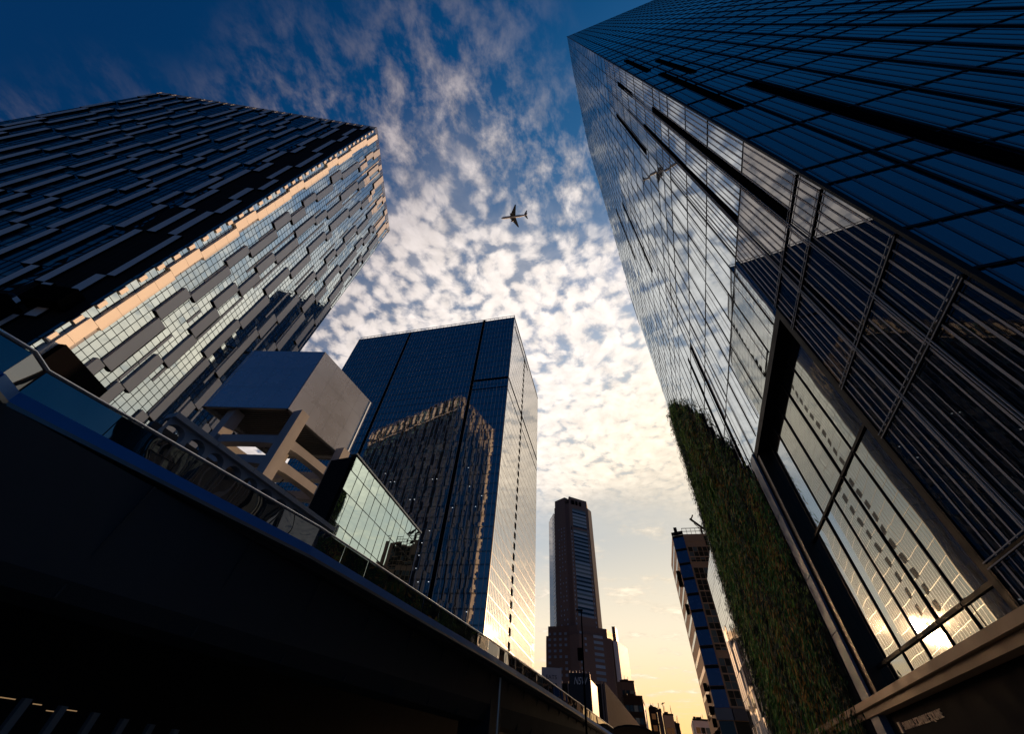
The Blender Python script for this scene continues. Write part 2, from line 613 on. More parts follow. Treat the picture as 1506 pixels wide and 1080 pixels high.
# double bronze posts and transoms on the near bays
bm_ = MB()
for a in (2.05, 4.2):
    for o_ in (-0.05, 0.05):
        bm_.fb(FS, a + o_ - 0.012, a + o_ + 0.012, 4.95, 60, 0.071, 0.10)
for zz in (5.96, 10.0, 12.25, 16.0, 17.7):
    for o_ in (-0.07, 0.07):
        bm_.fb(FS, 0.12, 6.26, zz + o_ - 0.012, zz + o_ + 0.012, 0.074, 0.094)
bm_.build('twin_mullions', 'frit', GT)
for zz in (5.96, 10.0, 12.25, 16.0, 17.7):
    MB().fb(FS, 0.1, 6.3, zz - 0.035, zz + 0.035, -0.05, 0.055).build('transom', 'frame_dark', GT)
# vertical ceramic stripes
sm_ = MB()
for a0, a1 in zip(YS[:12], YS[1:13]):
    wds = (0.075, 0.06, 0.085, 0.04, 0.08, 0.06) if a0 < 6 else (0.07, 0.12, 0.045, 0.10)
    for k, wd in enumerate(wds):
        c = a0 + (a1 - a0) * (0.11 + (k + 0.0) * 0.78 / (len(wds) - 1))
        if WIN[0] <= a0 < WIN[1] - 0.1:
            zb_ = WIN[3] + 0.15
            wd *= 0.45
        else:
            zb_ = 5.05
        for z0, z1 in zip(ZL[:-1], ZL[1:]):
            if z1 <= zb_ or z0 > 75:
                continue
            if random.random() < (0.04 if a0 < 6 else 0.4):
                continue
            sm_.fq(FS, c - wd / 2, c + wd / 2, max(z0, zb_) + 0.07, z1 - 0.07, 0.016)
sm_.build('ceramic_stripes', 'frit', GT)
# blue side
XS = [0.0, 2.3]
while XS[-1] < 70:
    XS.append(XS[-1] + 2.12)
grid(FB, XS, ZL, 'glass_blue', GT, 'side_glazing', 0.008)
mullions(FB, [0.06] + XS[1:], ZL[1:], 0.10, 0.10, 0.06, 'frame_dark', GT, 'side_mullions')
sb = MB()
for a0, a1 in zip(XS[:18], XS[1:19]):
    for k in range(4):
        c = a0 + (a1 - a0) * (0.14 + 0.23 * k)
        sb.fq(FB, c - 0.04, c + 0.04, 5.0, 90, 0.014)
sb.build('side_stripes', 'frit_blue', GT)
cp = MB().box(7.9, 8.0, 6.9, 7.0, 4.95, TOP + 0.6)
cp.box(7.86, 8.0, 6.86, 7.04, TOP, TOP + 1.2)
cp.build('corner_post', 'frame_dark', GT)
MB().box(8.02, 80, 7.02, 20.5, TOP, TOP + 1.0).build('roof', 'frame_dark', GT)
core = MB()
core.prism([(9.4, 7.5), (79.5, 7.5), (79.5, 56), (9.4, 56)], 0.0, 80)
core.prism([(9.4, 7.5), (79.5, 7.5), (79.5, 42), (9.4, 42)], 80.0, 180)
core.prism([(9.4, 7.5), (79.5, 7.5), (79.5, 19), (9.4, 19)], 180.0, TOP)
core.build('core', 'base_black', GT)
for a, z0, z1, wd in ((2.05, 55, 66, 0.26), (1.85, 17.8, 44, 0.26), (4.15, 23.0, 49, 0.26), (6.75, 49, 72, 0.26), (52.0, 77, 98, 0.3), (23.4, 52, 80, 0.3), (30.7, 70, 96, 0.3), (21.6, 18.5, 33, 0.2), (24.4, 19, 34, 0.2)):
    MB().fb(FS, a - wd, a + wd, z0, z1, 0.03, 0.05).build('vent_slot', 'slot_black', GT)
for a, z0, z1 in ((1.4, 52, 67), (3.3, 43, 57), (1.7, 28.3, 48), (3.9, 13.5, 33)):
    MB().fb(FB, a - 0.24, a + 0.24, z0, z1, 0.02, 0.09).build('vent_slot', 'slot_black', GT)
# recessed tall window
wz = [4.95, 5.96, 11.4, 17.2]
ws = [6.6, 7.4, 9.3, 11.15, 13.02, 14.88, 16.74, 17.9]
FW = F((8.55, 7), (8.55, 64), (-1, 0))
tw_ = grid(FW, ws, wz, 'glass_window', GT, 'tall_window', 0.02)
wm = MB()
for a in ws[1:-1]:
    wm.fb(FW, a - 0.03, a + 0.03, 4.95, 17.2, -0.04, 0.05)
for zz in wz[1:-1]:
    for a0, a1 in zip(ws, ws[1:]):
        wm.fb(FW, a0 + 0.03, a1 - 0.03, zz - 0.06, zz + 0.06, -0.04, 0.07)
wm.build('window_mullions', 'frame_dark', tw_)
rf = MB()
rf.fb(FS, 6.34, 6.62, 4.95, 17.2, -0.60, 0.03)
rf.fb(FS, 6.34, 18.56, 17.2, 17.64, -0.60, 0.03)
rf.build('window_frame', 'frame_dark', GT)
MB().fb(FS, 17.9, 18.56, 4.95, 17.2, -0.60, -0.02).build('window_jamb', 'bronze_side', GT)
pil = MB()
for z0, z1 in zip([0.2, 5.0, 7.5, 10.0, 13.5, 17.6], [5.0, 7.5, 10.0, 13.5, 17.6, 17.7]):
    pil.fb(FS, 18.62, 19.75, z0 + 0.02, z1 - 0.02, -0.3, 0.14)
pil.build('pilaster_cladding', 'pilaster', GT)
ld = MB()
for a0 in frange(2, 42, 1.86):
    ld.fb(FS, a0 + 0.01, a0 + 1.85, 4.70, 4.94, -0.4, 0.36)
    ld.fb(FS, a0 + 0.01, a0 + 1.85, 4.45, 4.68, -0.4, 0.22)
ld.build('ledge_paving', 'ledge_stone', GT)
MB().fb(FS, -0.2, 56, 0.14, 4.44, -0.45, -0.15).build('base_wall', 'base_black', GT)
MB().fb(FB, 0.6, 72, 0.14, 4.94, -0.4, -0.1).build('base_wall', 'base_black', GT)
# low glass wing beyond the planted wall
FL = F((8.35, 58.2), (8.0, 74), (-1, 0))
lz = frange(0.3, 26, 2.6)
grid(FL, frange(0, 15.8, 1.6), lz, 'glass_bright', GT, 'wing_glazing', 0.01)
mullions(FL, frange(0, 15.8, 1.6), lz, 0.06, 0.05, 0.012, 'frame_grey', GT, 'wing_mullions')
MB().fb(FS, 49.6, 51.3, 0.14, 30, -0.4, 0.16).build('end_panel', 'pilaster', GT)

# planted wall
GW = thing('green_wall', 'shaggy planted wall of hanging leaves covering the base of the right glass tower', 'green wall', (7.9, 40, 0.0))
GTOP = [(20.0, 17.2), (21.6, 18.2), (23.0, 21.0), (25.0, 22.8), (27.0, 26.0), (28.5, 29.5), (31, 31.5), (34, 35.5), (38, 38.5), (42, 43), (47.5, 46.8), (49.8, 46.8)]


def gtop(a):
    for (sa, za), (sb_, zb_) in zip(GTOP, GTOP[1:]):
        if sa <= a <= sb_:
            return za + (zb_ - za) * (a - sa) / (sb_ - sa)
    return GTOP[-1][1]


bk = MB()
strips = frange(19.9, 49.6, 1.35)
for a0, a1 in zip(strips, strips[1:]):
    bk.fb(FS, a0, a1 - 0.02, 0.2, gtop((a0 + a1) / 2) - 0.4, 0.02, 0.16)
bk.build('backing_panel', 'dark_wall', GW)
rg = random.Random(3)
leafA, leafB, leafC, leafD = MB(), MB(), MB(), MB()
VN = {}


def vnoise(i, zz, step):
    """smooth noise along one hanging strip"""
    k = zz / step
    k0 = int(k)
    for q_ in (k0, k0 + 1):
        if (i, q_, step) not in VN:
            VN[(i, q_, step)] = random.Random((i * 7919 + q_ * 104729 + int(step * 10)) & 0xffff).random()
    t_ = k - k0
    t_ = t_ * t_ * (3 - 2 * t_)
    return VN[(i, k0, step)] * (1 - t_) + VN[(i, k0 + 1, step)] * t_


for si, (a0, a1) in enumerate(zip(strips, strips[1:])):
    ht = gtop((a0 + a1) / 2) + rg.uniform(-0.9, 1.0)
    near_ = max(0.0, min(1.0, (33 - a0) / 10))
    n_ = int((ht - 0.3) * (62 + 60 * near_))
    rust0 = (0.10, 0.62, 0.2, 0.5, 0.12, 0.38, 0.72)[si % 7] if a0 < 40 else 0.06
    dep0 = rg.uniform(0.0, 0.35)
    for i in range(n_):
        zz = 0.3 + (ht - 0.3) * rg.random() ** 0.96 + rg.gauss(0, 0.25)
        sway = (vnoise(si, zz, 5.0) - 0.5) * 1.6
        wid = (a1 - a0) * (0.22 + 0.34 * vnoise(si + 50, zz, 3.0))
        a = min(max(rg.gauss((a0 + a1) / 2 + sway, wid), 19.75), 50.5 + 0.4 * math.sin(zz * 1.7) * rg.random())
        bulge = vnoise(si + 100, zz, 2.2) * 0.55 + dep0
        out = 0.17 + abs(rg.gauss(0, 0.5)) * bulge * math.exp(-((a - (a0 + a1) / 2 - sway) / (a1 - a0)) ** 2)
        L = rg.uniform(0.2, 0.62) * (1.0 - 0.35 * near_) * (2.2 if rg.random() < 0.12 else 1.0)
        w = rg.uniform(0.025, 0.07) * (1.0 - 0.3 * near_)
        th = rg.gauss(0, 0.45)
        lean = rg.uniform(0.02, 0.3)
        c = Vector(FS.p(a, zz, out))
        along = (FS.h * math.sin(th) + Vector((0, 0, -1)) * math.cos(th) + FS.n * lean).normalized()
        side = along.cross(FS.n + FS.h * rg.uniform(-0.9, 0.9)).normalized()
        pts = [c, c + along * L * 0.4 + side * w, c + along * L + FS.n * rg.uniform(-0.03, 0.06), c + along * L * 0.4 - side * w]
        rust = 0.75 * rust0 * (0.35 + 1.2 * vnoise(si + 200, zz, 6.0))
        r = rg.random()
        pale = 0.04 + 0.42 * vnoise(si + 300, zz, 9.0) * vnoise(si + 330, zz, 3.0) * (0.4 + zz / 14)  # more pale leaves higher up, painting light from above
        shade_zone = vnoise(si // 2 + 400, zz, 7.0) > 0.52  # zones where clump shade is put into the leaf colour
        (leafB if r < rust * (0.35 if shade_zone else 1.0) else (leafC if r > 1 - pale else (leafD if shade_zone else leafA))).poly(pts)


def leaf_mat(name, c):
    m_, q, b = new_mat(name)
    rnd = q.n('ShaderNodeNewGeometry').outputs['Random Per Island']
    q.put(b.inputs['Base Color'], q.vm('SCALE', c, scale=q.m('ADD', 0.55, q.m('MULTIPLY', rnd, 0.9))))
    b.inputs['Roughness'].default_value = 0.55
    b.inputs['Specular IOR Level'].default_value = 0.12


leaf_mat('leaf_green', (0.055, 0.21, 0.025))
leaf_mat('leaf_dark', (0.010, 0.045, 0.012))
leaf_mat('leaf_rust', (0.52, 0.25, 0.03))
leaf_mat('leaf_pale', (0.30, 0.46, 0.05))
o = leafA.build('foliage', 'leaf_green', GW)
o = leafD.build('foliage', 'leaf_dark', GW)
o['label'] = 'leaves coloured dark to stand for shaded clumps'
o = leafB.build('foliage', 'leaf_rust', GW)
o['label'] = 'rust coloured leaves'
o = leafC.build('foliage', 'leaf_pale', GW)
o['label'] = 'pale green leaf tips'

# name on the base wall
SG = thing('name_sign', 'thin metal letters with an upright bar on the black base of the right tower', 'sign', (7.85, 22, 3.8))
FR = F((8.15, 24.25), (8.15, 20.4), (-1, 0))
lettering('SHIBUYA SCRAMBLE SQUARE', FR, 0.0, 3.84, 0.01, 0.3, 'letter_bronze', SG, height=0.26, width=3.75)
MB().fb(FR, -0.42, -0.20, 3.82, 4.14, 0.0, 0.05).build('upright_bar', 'letter_bronze', SG)


# ------------------------------------------------------------------ left tower with staggered panels
CT = thing('clad_tower', 'broad office tower on the left with staggered upright pale panels and one sunlit corner', 'office tower', (-74, 9.6, 0))
A_, B_, D_ = (-73.93, 9.58), (-91.66, 49.7), (-152.2, -28.0)
LR = F(A_, B_, (1, 0.3))
LL = F(A_, D_, (0.3, -1))
HT = 180.0
FLH = 4.05
zl = frange(6, HT - 2, FLH)
# panels on the street side
seg_r = random.Random(11)


def staggered(Fp, n_strip, width, first, pw, amp, rnd, d1, lo=6.0, hi=HT, seg=(5, 15)):
    m_ = MB()
    gaps = []
    pitch = (width - first) / n_strip
    for i in range(n_strip):
        c0 = first + pitch * (i + 0.5)
        zz = lo
        off = rnd.uniform(-amp, amp)
        while zz < hi:
            L = rnd.uniform(*seg)
            z1 = min(hi, zz + round(L / FLH) * FLH)
            w = pw * rnd.uniform(0.85, 1.15)
            a0 = max(first * 0.2, c0 + off - w / 2)
            a1 = min(width - 0.3, a0 + w)
            m_.fb(Fp, a0, a1, zz + 0.05, z1 - 0.12, 0.0, d1)
            gaps.append((a0, a1, zz, z1))
            # bounds also place the painted shadow strips
            zz = z1
            step = rnd.choice((-1, 1)) * rnd.uniform(0.5, 1.0) * amp * 1.2
            off = max(-amp, min(amp, off + step)) if abs(off + step) <= amp else max(-amp, min(amp, off - step))
    return m_, gaps


def glaz(Fp, width, pitch_s, zs, rnd, sub=2):
    m_ = MB()
    S = frange(0, width, pitch_s)
    for a0, a1 in zip(S, S[1:]):
        for z0, z1 in zip(zs, zs[1:]):
            zm = z0 + (z1 - z0) * 0.34
            m_.fq(Fp, a0, a1, z0, zm, 0.0, 0.015)
            m_.fq(Fp, a0, a1, zm, z1, 0.0, 0.015)
    return m_, S


gm, S1 = glaz(LR, 43.86, 1.46, zl, seg_r)
sgz = gm.build('street_glazing', 'glass_office', CT)
mm = MB()
for a in S1:
    mm.fb(LR, a - 0.04, a + 0.04, 6, HT - 2, -0.05, 0.05)
for z0, z1 in zip(zl, zl[1:]):
    for zz in (z0, z0 + (z1 - z0) * 0.34, z0 + (z1 - z0) * 0.67):
        mm.fb(LR, 0.06, 43.8, zz - 0.03, zz + 0.03, -0.05, 0.035)
mm.build('street_mullions', 'frame_dark', sgz)
pr, gr_ = staggered(LR, 6, 43.86, 4.6, 2.0, 1.6, seg_r, 0.42)
pr.build('street_cladding', 'panel_pale', CT)
sh = MB()  # black strips paint the shadow line beside and under each panel
for a0, a1, z0, z1 in gr_:
    sh.fb(LR, a1, a1 + 0.20, z0, z1, 0.0, 0.30)
    sh.fb(LR, a0, a1, z0 - 0.07, z0 + 0.05, 0.0, 0.30)
sh.build('panel_shadow', 'slot_black', CT)
# pale upright sheets between windows
us = MB()
for a in S1[2:-1:3]:
    for z0, z1 in zip(zl, zl[1:]):
        if seg_r.random() < 0.75:
            us.fb(LR, a + 0.12, a + 0.62, z0 + 0.1, z1 - 0.1, 0.0, 0.06)
us.build('window_cladding', 'panel_pale', CT)
# corner strip of broad metal sheets in alternating widths; paler colour boosts its sunlight
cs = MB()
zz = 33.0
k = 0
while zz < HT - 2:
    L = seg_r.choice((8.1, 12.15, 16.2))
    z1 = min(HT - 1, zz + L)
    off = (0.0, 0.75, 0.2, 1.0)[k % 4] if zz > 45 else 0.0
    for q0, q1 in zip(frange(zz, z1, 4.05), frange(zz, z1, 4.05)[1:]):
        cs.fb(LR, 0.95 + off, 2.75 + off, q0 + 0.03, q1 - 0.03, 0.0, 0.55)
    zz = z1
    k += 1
cs.build('corner_cladding', 'corner_sheet_lit', CT)
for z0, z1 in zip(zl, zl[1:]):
    MB().fb(LR, 0.05, 0.75, z0 + 0.2, z0 + 1.75, 0.0, 0.30).build('corner_block', 'corner_sheet_lit', CT)
# dark side
gm, S2 = glaz(LL, 86.8, 1.3, zl, seg_r)
sgz = gm.build('dark_glazing', 'glass_night', CT)
mm = MB()
for a in S2:
    mm.fb(LL, a - 0.025, a + 0.025, 6, HT - 2, -0.05, 0.07)
for zz in zl:
    mm.fb(LL, 0.1, 86.7, zz - 0.07, zz + 0.07, -0.05, 0.04)
mm.build('dark_mullions', 'frame_dark', sgz)
pl, gl_ = staggered(LL, 14, 86.8, 2.0, 1.5, 2.0, seg_r, 0.40, seg=(7, 20))
pl.build('dark_cladding', 'panel_dusk', CT)
sh = MB()  # shadow lines of the dark side panels, painted as black strips
for a0, a1, z0, z1 in gl_:
    sh.fb(LL, a0 - 0.12, a0, z0, z1, 0.0, 0.36)
    sh.fb(LL, a0, a1, z0 - 0.1, z0 + 0.05, 0.0, 0.40)
sh.build('dark_panel_shadow', 'slot_black', CT)
E_ = (-170.0, 11.5)
LN = F(B_, E_, (-0.3, 1))
gm, S3 = glaz(LN, LN.w, 1.75, zl, seg_r)
gm.build('rear_glazing', 'glass_night', CT)
pr3, g3_ = staggered(LN, 11, LN.w - 0.5, 2.0, 2.0, 1.6, seg_r, 0.42)
pr3.build('rear_cladding', 'frame_dark', CT)
for k in range(14):
    a_ = 2.0 + k * 6.4
    MB().fb(LN, a_, a_ + 1.7, 169.5 - 2.0 * (k % 2), 178.0, 0.43, 0.9).build('crown_block', 'fin_pale', CT)
MB().fb(LN, 0.5, LN.w - 0.5, 166.5, 167.1, 0.43, 0.8).build('crown_ledge', 'fin_pale', CT)
rc = MB()
rc.prism([(-74.6, 9.2), (-92.2, 49.2), (-170.6, 11.0), (-152.9, -28.0)], 5.0, HT - 2.2)
rc.build('core', 'dark_wall', CT)
pa = MB()
for Fp, w in ((LR, 43.86), (LL, 86.8), (LN, LN.w)):
    for a in frange(0, w, 2.9):
        pa.fb(Fp, a - 0.08, a + 0.08, HT - 2, HT + 1.0, -0.1, 0.15)
    for zz in (HT - 1.9, HT - 0.6, HT + 0.8):
        pa.fb(Fp, 0, w, zz - 0.08, zz + 0.08, -0.1, 0.12)
pa.build('roof_grille', 'frame_light', CT)
# dark balcony boxes low on the dark side
for q_ in ((2.0, 7.5, 44.5, 48.0, 2.0), (7.0, 12.0, 40.5, 43.5, 3.0), (0.0, 30.0, 33.0, 35.5, 3.5)):
    MB().fb(LL, q_[0], q_[1], q_[2], q_[3], 0.1, q_[4]).build('balcony', 'slot_black', CT)
MB().fb(LR, 1.5, 11, 20, 39.5, 0.46, 1.6).build('entrance_canopy', 'slot_black', CT)

# ------------------------------------------------------------------ middle tower
BT = thing('blue_tower', 'slab tower of navy glass in the middle with a blazing narrow street side', 'office tower', (-47.4, 114, 0))
P1, PL, PR = (-47.36, 114.04), (-144.29, 103.91), (-52.77, 182.9)
BF = F(P1, PL, (0, -1))
hR = Vector((PR[0] - P1[0], PR[1] - P1[1], 0)).normalized() * 68.0
BR = F(P1, (P1[0] + hR.x, P1[1] + hR.y), (1, 0))
ZB = frange(6, 177.5, 4.0)
ZBs = []
for z0, z1 in zip(ZB, ZB[1:]):
    ZBs += [z0, z0 + (z1 - z0) * 0.42]
ZBs.append(ZB[-1])
SB = [0.3] + frange(1.7, 17.0, 1.70) + frange(18.6, 62.4, 1.75) + frange(64.0, 97.4, 1.76)
gb = MB()
for a0, a1 in zip(SB, SB[1:]):
    if (17 <= a0 < 18.5) or (62.3 <= a0 < 63.9):
        continue
    for z0, z1 in zip(ZBs, ZBs[1:]):
        gb.fq(BF, a0, a1, z0, z1, 0.0, 0.006)
fg_ = gb.build('front_glazing', 'glass_navy', BT)
mb_ = MB()
for a in SB:
    mb_.fb(BF, a - 0.07, a + 0.07, 6, 177.5, -0.05, 0.12)
mb_.build('front_mullions', 'fin_pale', fg_)
sp = MB()
for zz in ZB:
    sp.fb(BF, 0.3, 97.4, zz - 0.10, zz + 0.35, -0.1, 0.012)
sp.build('spandrel_cladding', 'glass_night', BT)
for q_ in ((17.1, 18.5, 6, 179.5, 0.16), (62.55, 63.8, 6, 176.0, 0.16), (0.3, 17.0, 128.6, 129.8, 0.15), (0.3, 17.0, 123.0, 123.4, 0.15)):
    MB().fb(BF, q_[0], q_[1], q_[2], q_[3], -0.3, q_[4]).build('dark_recess', 'slot_black', BT)
grid(BR, frange(0.3, 67.8, 1.8), ZBs, 'glass_bright', BT, 'street_glazing', 0.008)
ms_ = MB()
for a in frange(0.3, 67.8, 1.8):
    ms_.fb(BR, a - 0.04, a + 0.04, 6, 177.5, -0.05, 0.05)
for zz in ZB:
    ms_.fb(BR, 0.3, 67.8, zz - 0.05, zz + 0.05, -0.05, 0.04)
ms_.build('street_mullions', 'frame_light', BT)
for zz in ZB[6:-2]:
    MB().fb(BR, 26.3, 28.6, zz - 0.2, zz + 2.1, 0.0, 0.12).build('vent', 'slot_black', BT)
for q_ in ((2.0, 36, 171.5, 172.6), (0.3, 67.8, 128.3, 129.5), (0.3, 67.8, 121.5, 121.9)):
    MB().fb(BR, q_[0], q_[1], q_[2], q_[3], 0.0, 0.1).build('dark_recess', 'slot_black', BT)
ho = Vector((PL[0] - P1[0], PL[1] - P1[1], 0)).normalized()
c0 = Vector((P1[0], P1[1], 0)) + ho * 0.4 + Vector((0, 0.4, 0))
c1 = c0 + ho * 96.6
hn = hR.normalized()
MB().prism([tuple(c0), tuple(c0 + hn * 67), tuple(c1 + hn * 67), tuple(c1)], 0, 177.4).build('core', 'dark_wall', BT)
rp = MB()
for Fp, w in ((BF, 97.4), (BR, 67.8)):
    rp.fb(Fp, 0.0, w, 177.5, 178.1, -0.5, 0.16)
    for a in frange(0.1, w - 0.1, 2.4):
        rp.fb(Fp, a - 0.06, a + 0.06, 178.1, 180.2, -0.4, -0.25)
    rp.fb(Fp, 0, w, 180.2, 180.4, -0.45, -0.2)
rp.build('roof_rail', 'frame_grey', BT)
MB().box(-47.5, -47.25, 113.8, 114.05, 6, 178).build('corner_post', 'frame_grey', BT)
m_, q, b = new_mat('lamp_white')
b.inputs['Emission Color'].default_value = c4(0.9, 0.95, 1.0)
b.inputs['Emission Strength'].default_value = 0.9
lr = random.Random(5)
for k in range(48):
    zz = ZB[lr.randint(6, 18)] + 3.3
    a = lr.choice(SB[3:52]) + 0.4
    MB().fb(BF, a, a + 0.35, zz, zz + 0.12, 0.03, 0.06).build('ceiling_light', 'lamp_white', BT)

# ------------------------------------------------------------------ brown tower far down the street
HTW = thing('brick_tower', 'slender brown tiled tower standing far down the street, stepped wider at its foot', 'hotel tower', (-62, 325, 0))
H2 = 184.0


def wall_thing_face(parent, p0, p1, hint, z0, z1, mat):
    Fp = F(p0, p1, hint)
    return Fp


pts = [(-78.0, 330.7), (-66.6, 324.6), (-62.6, 323.6), (-47.9, 336.9), (-45.8, 343.0), (-50, 362), (-76, 362)]
bw = MB().prism(pts, 70, H2 - 7)
bw.prism([(-77.5, 331), (-66.8, 325.2), (-65, 327.5), (-58, 340), (-62, 358), (-75, 358)], H2 - 7, H2)
bw.prism([(-62.4, 324.2), (-48.4, 337.0), (-50, 356), (-60, 352), (-63.6, 327.0)], H2 - 7, H2)
bw.build('wall', 'brown_tile', HTW)
lo = MB().prism([(-87.5, 334), (-83.5, 319.4), (-66.0, 318.0), (-59, 314.0), (-42.4, 325.8), (-38.6, 328.0), (-36.0, 346), (-60, 360), (-86, 360)], 0, 74)
lo.prism([(-84.5, 332), (-82.2, 319.9), (-67, 319.5), (-60, 317), (-44.4, 327.2), (-41.0, 329.0), (-38, 345), (-60, 358), (-84, 358)], 74, 80)
lo.build('podium_wall', 'brown_tile', HTW)
FA_ = F((-66.6, 324.6), (-78.0, 330.7), (-0.4, -1))
FBn = F((-62.6, 323.6), (-47.9, 336.9), (0.6, -1))
FCn = F((-47.9, 336.9), (-45.8, 343.0), (1, -0.3))
FGl = F((-78.4, 331.2), (-86.6, 346.0), (-1, -0.4))
gs, gf = MB(), MB()
for i in range(27):
    zz = 88 + i * 3.15
    if zz < 152 or 157 < zz < 175:
        gs.fq(FBn, 3.2, 17.2, zz, zz + 1.65, 0.05)
    gf.fq(FBn, 3.2, 17.2, zz + 1.65, zz + 3.15, 0.04)
gs.build('band_glazing', 'glass_strip', HTW)
gf.build('dark_glazing', 'glass_dim', HTW)
sw = MB()
for i in range(24):
    zz = 82 + i * 3.15
    for a in (0.9, 17.9):
        sw.fq(FBn, a, a + 0.9, zz, zz + 1.3, 0.03)
    for a in (1.6, 4.6, 7.6):
        if random.random() < 0.7:
            sw.fq(FA_, a, a + 0.9, zz, zz + 1.1, 0.03)
sw.build('window_pane', 'glass_strip', HTW)
FPa = F((-66.0, 318.0), (-83.5, 319.4), (0, -1))
FPb = F((-59, 314.0), (-42.4, 325.8), (0.6, -1))
for i in range(22):
    zz = 4 + i * 3.35
    for a in frange(2, 14, 4):
        if zz > 34 and random.random() < 0.7:
            MB().fq(FPa, a, a + 1.9, zz, zz + 1.5, 0.03).build('window', 'glass_strip', HTW)
    for a in (1.0, 4.5):
        if zz > 34 and random.random() < 0.5:
            MB().fq(FPb, a, a + 1.6, zz, zz + 1.4, 0.03).build('window', 'glass_strip', HTW)
pb = MB()
for i in range(21):
    zz = 6 + i * 3.35
    pb.fq(FPb, 11.5, 18.6, zz, zz + 1.7, 0.04)
pb.build('podium_pane', 'glass_strip', HTW)
sg = MB()
for i in range(34):
    zz = 70 + i * 3.15
    if zz < 172:
        sg.fq(FGl, 0.5, 7.8, zz + 0.3, zz + 2.6, 0.06)
        sg.fq(FGl, 8.2, 15.8, zz + 0.3, zz + 2.6, 0.06)
bay = MB().prism([(-78.2, 331.3), (-76, 362), (-86, 362), (-87.4, 346.5)], 70, 172)
bay.build('side_bay', 'glass_navy', HTW)
sg.build('bay_pane', 'glass_strip', HTW)
MB().fb(FCn, 0.1, FCn.w - 0.1, 80, 176, 0.0, 0.2).build('sun_painted_face', 'beige_tile', HTW)  # lighter tile sheet stands for sunlight on this brown face
tv = MB()
for a in (2.6, 7.0, 11.0):
    tv.fb(FBn, a, a + (3.2 if a < 3 else 2.2), 176.8, 181.0, 0.02, 0.12)
tv.fb(FBn, 1.2, 2.0, 152, 156, 0.02, 0.1)
tv.build('louvre', 'slot_black', HTW)
# slab at its right foot; white wall colour paints sun reflected in glass
WS = thing('pale_slab', 'narrow pale slab block glowing beside the right foot of the brown tower', 'building', (-36, 340, 0))
MB().prism([(-37.5, 330.5), (-34.5, 331.0), (-30.0, 352), (-36, 352)], 0, 73).build('wall', 'glare_white', WS)
MB().prism([(-37.4, 330.9), (-35.0, 331.3), (-34.6, 340), (-37.0, 340)], 73, 82).build('roof_box', 'brown_tile', WS)

# ------------------------------------------------------------------ blue and tiled office block, right middle
OB = thing('office_block', 'narrow office block with a blue panelled face and tiled glass side beyond the planted wall', 'office block', (7, 110, 0))
pA, pB, pC = (6.3, 109.8), (9.1, 109.0), (22.0, 110.6)
pts = [pA, pB, pC, (22, 130), (5.2, 130)]
MB().prism(pts, 0.2, 48.6).build('wall', 'beige_tile', OB)
FBl = F(pB, pA, (-0.3, -1))
FGr = F(pB, pC, (0, -1))
FSd = F(pA, (5.2, 130), (-1, 0))
for i in range(10):
    z0 = 14.0 + i * 3.45
    MB().fb(FBl, 0.05, FBl.w - 0.05, z0 + 0.04, z0 + 2.85, 0.02, 0.12).build('blue_panel', 'blue_panel', OB)
    MB().fb(FBl, 0.05, FBl.w - 0.05, z0 + 2.88, z0 + 3.42, 0.02, 0.08).build('floor_band', 'frame_dark', OB)
gg_, gfm = MB(), MB()
og = random.Random(4)
for i in range(13):
    z0 = 14.2 + i * 2.6
    z1 = z0 + 2.6
    if i in (3, 10):
        z0 += 1.3
    for k in range(10):
        a0 = 0.25 + k * 1.15
        if i == 12 and k < 4:
            continue
        gg_.fq(FGr, a0, a0 + 1.15, z0, (z0 + z1) / 2, 0.03, 0.02)
        gg_.fq(FGr, a0, a0 + 1.15, (z0 + z1) / 2, z1, 0.03, 0.02)
    gfm.fb(FGr, 0.1, 12.5, z0 - 0.13, z0 + 0.13, 0.0, 0.09)
    gfm.fb(FGr, 0.1, 12.5, (z0 + z1) / 2 - 0.03, (z0 + z1) / 2 + 0.03, 0.0, 0.08)
for k in range(11):
    gfm.fb(FGr, 0.25 + k * 1.15 - 0.05, 0.25 + k * 1.15 + 0.05, 14.2, 47.8, 0.0, 0.10)
ogz = gg_.build('glazing', 'glass_dim', OB)
gfm.build('window_frame', 'beige_tile', ogz)
for i, (z0, z1, d) in enumerate(((12.2, 13.9, 0.5), (7.8, 9.9, 1.1), (3.2, 5.2, 0.7))):
    MB().fb(FBl, -0.2, FBl.w + 0.1, z0, z1, 0.02, d).fb(FGr, 0.2, 12, z0, z1, 0.02, d).build('balcony_band', 'frame_grey', OB)
for z0, z1 in ((9.95, 12.1), (5.3, 7.7)):
    MB().fq(FBl, 0.1, FBl.w - 0.1, z0, z1, 0.03).fq(FGr, 0.1, 12, z0, z1, 0.03).build('shop_window', 'glass_dim', OB)
for i in range(14):
    MB().fb(FSd, 0.2, 18, 4 + i * 3.2, 4.9 + i * 3.2, 0.02, 0.06).build('side_window', 'glass_dim', OB)
rl = MB()
rl.fb(FBl, 0, FBl.w, 48.7, 49.5, -0.2, 0.15)
for k in range(12):
    rl.fb(FGr, k * 1.1, k * 1.1 + 0.08, 48.6, 50.2, -0.3, -0.2)
rl.fb(FGr, 0, 12.6, 50.2, 50.32, -0.32, -0.18)
rl.fb(FGr, 0, 12.6, 49.4, 49.5, -0.32, -0.18)
rl.box(7.2, 8.0, 110.4, 111.2, 48.6, 51.2)
rl.build('roof_rail', 'dark_wall', OB)
cr = MB()
cr.bar((14.2, 112, 48.6), (14.2, 112, 51.0), 0.5)
cr.bar((15.4, 112, 50.4), (12.2, 112, 54.0), 0.45)
cr.bar((12.4, 112, 53.6), (13.2, 112, 55.0), 0.3)
cr.bar((15.5, 112, 49.0), (12.9, 112, 52.6), 0.14)
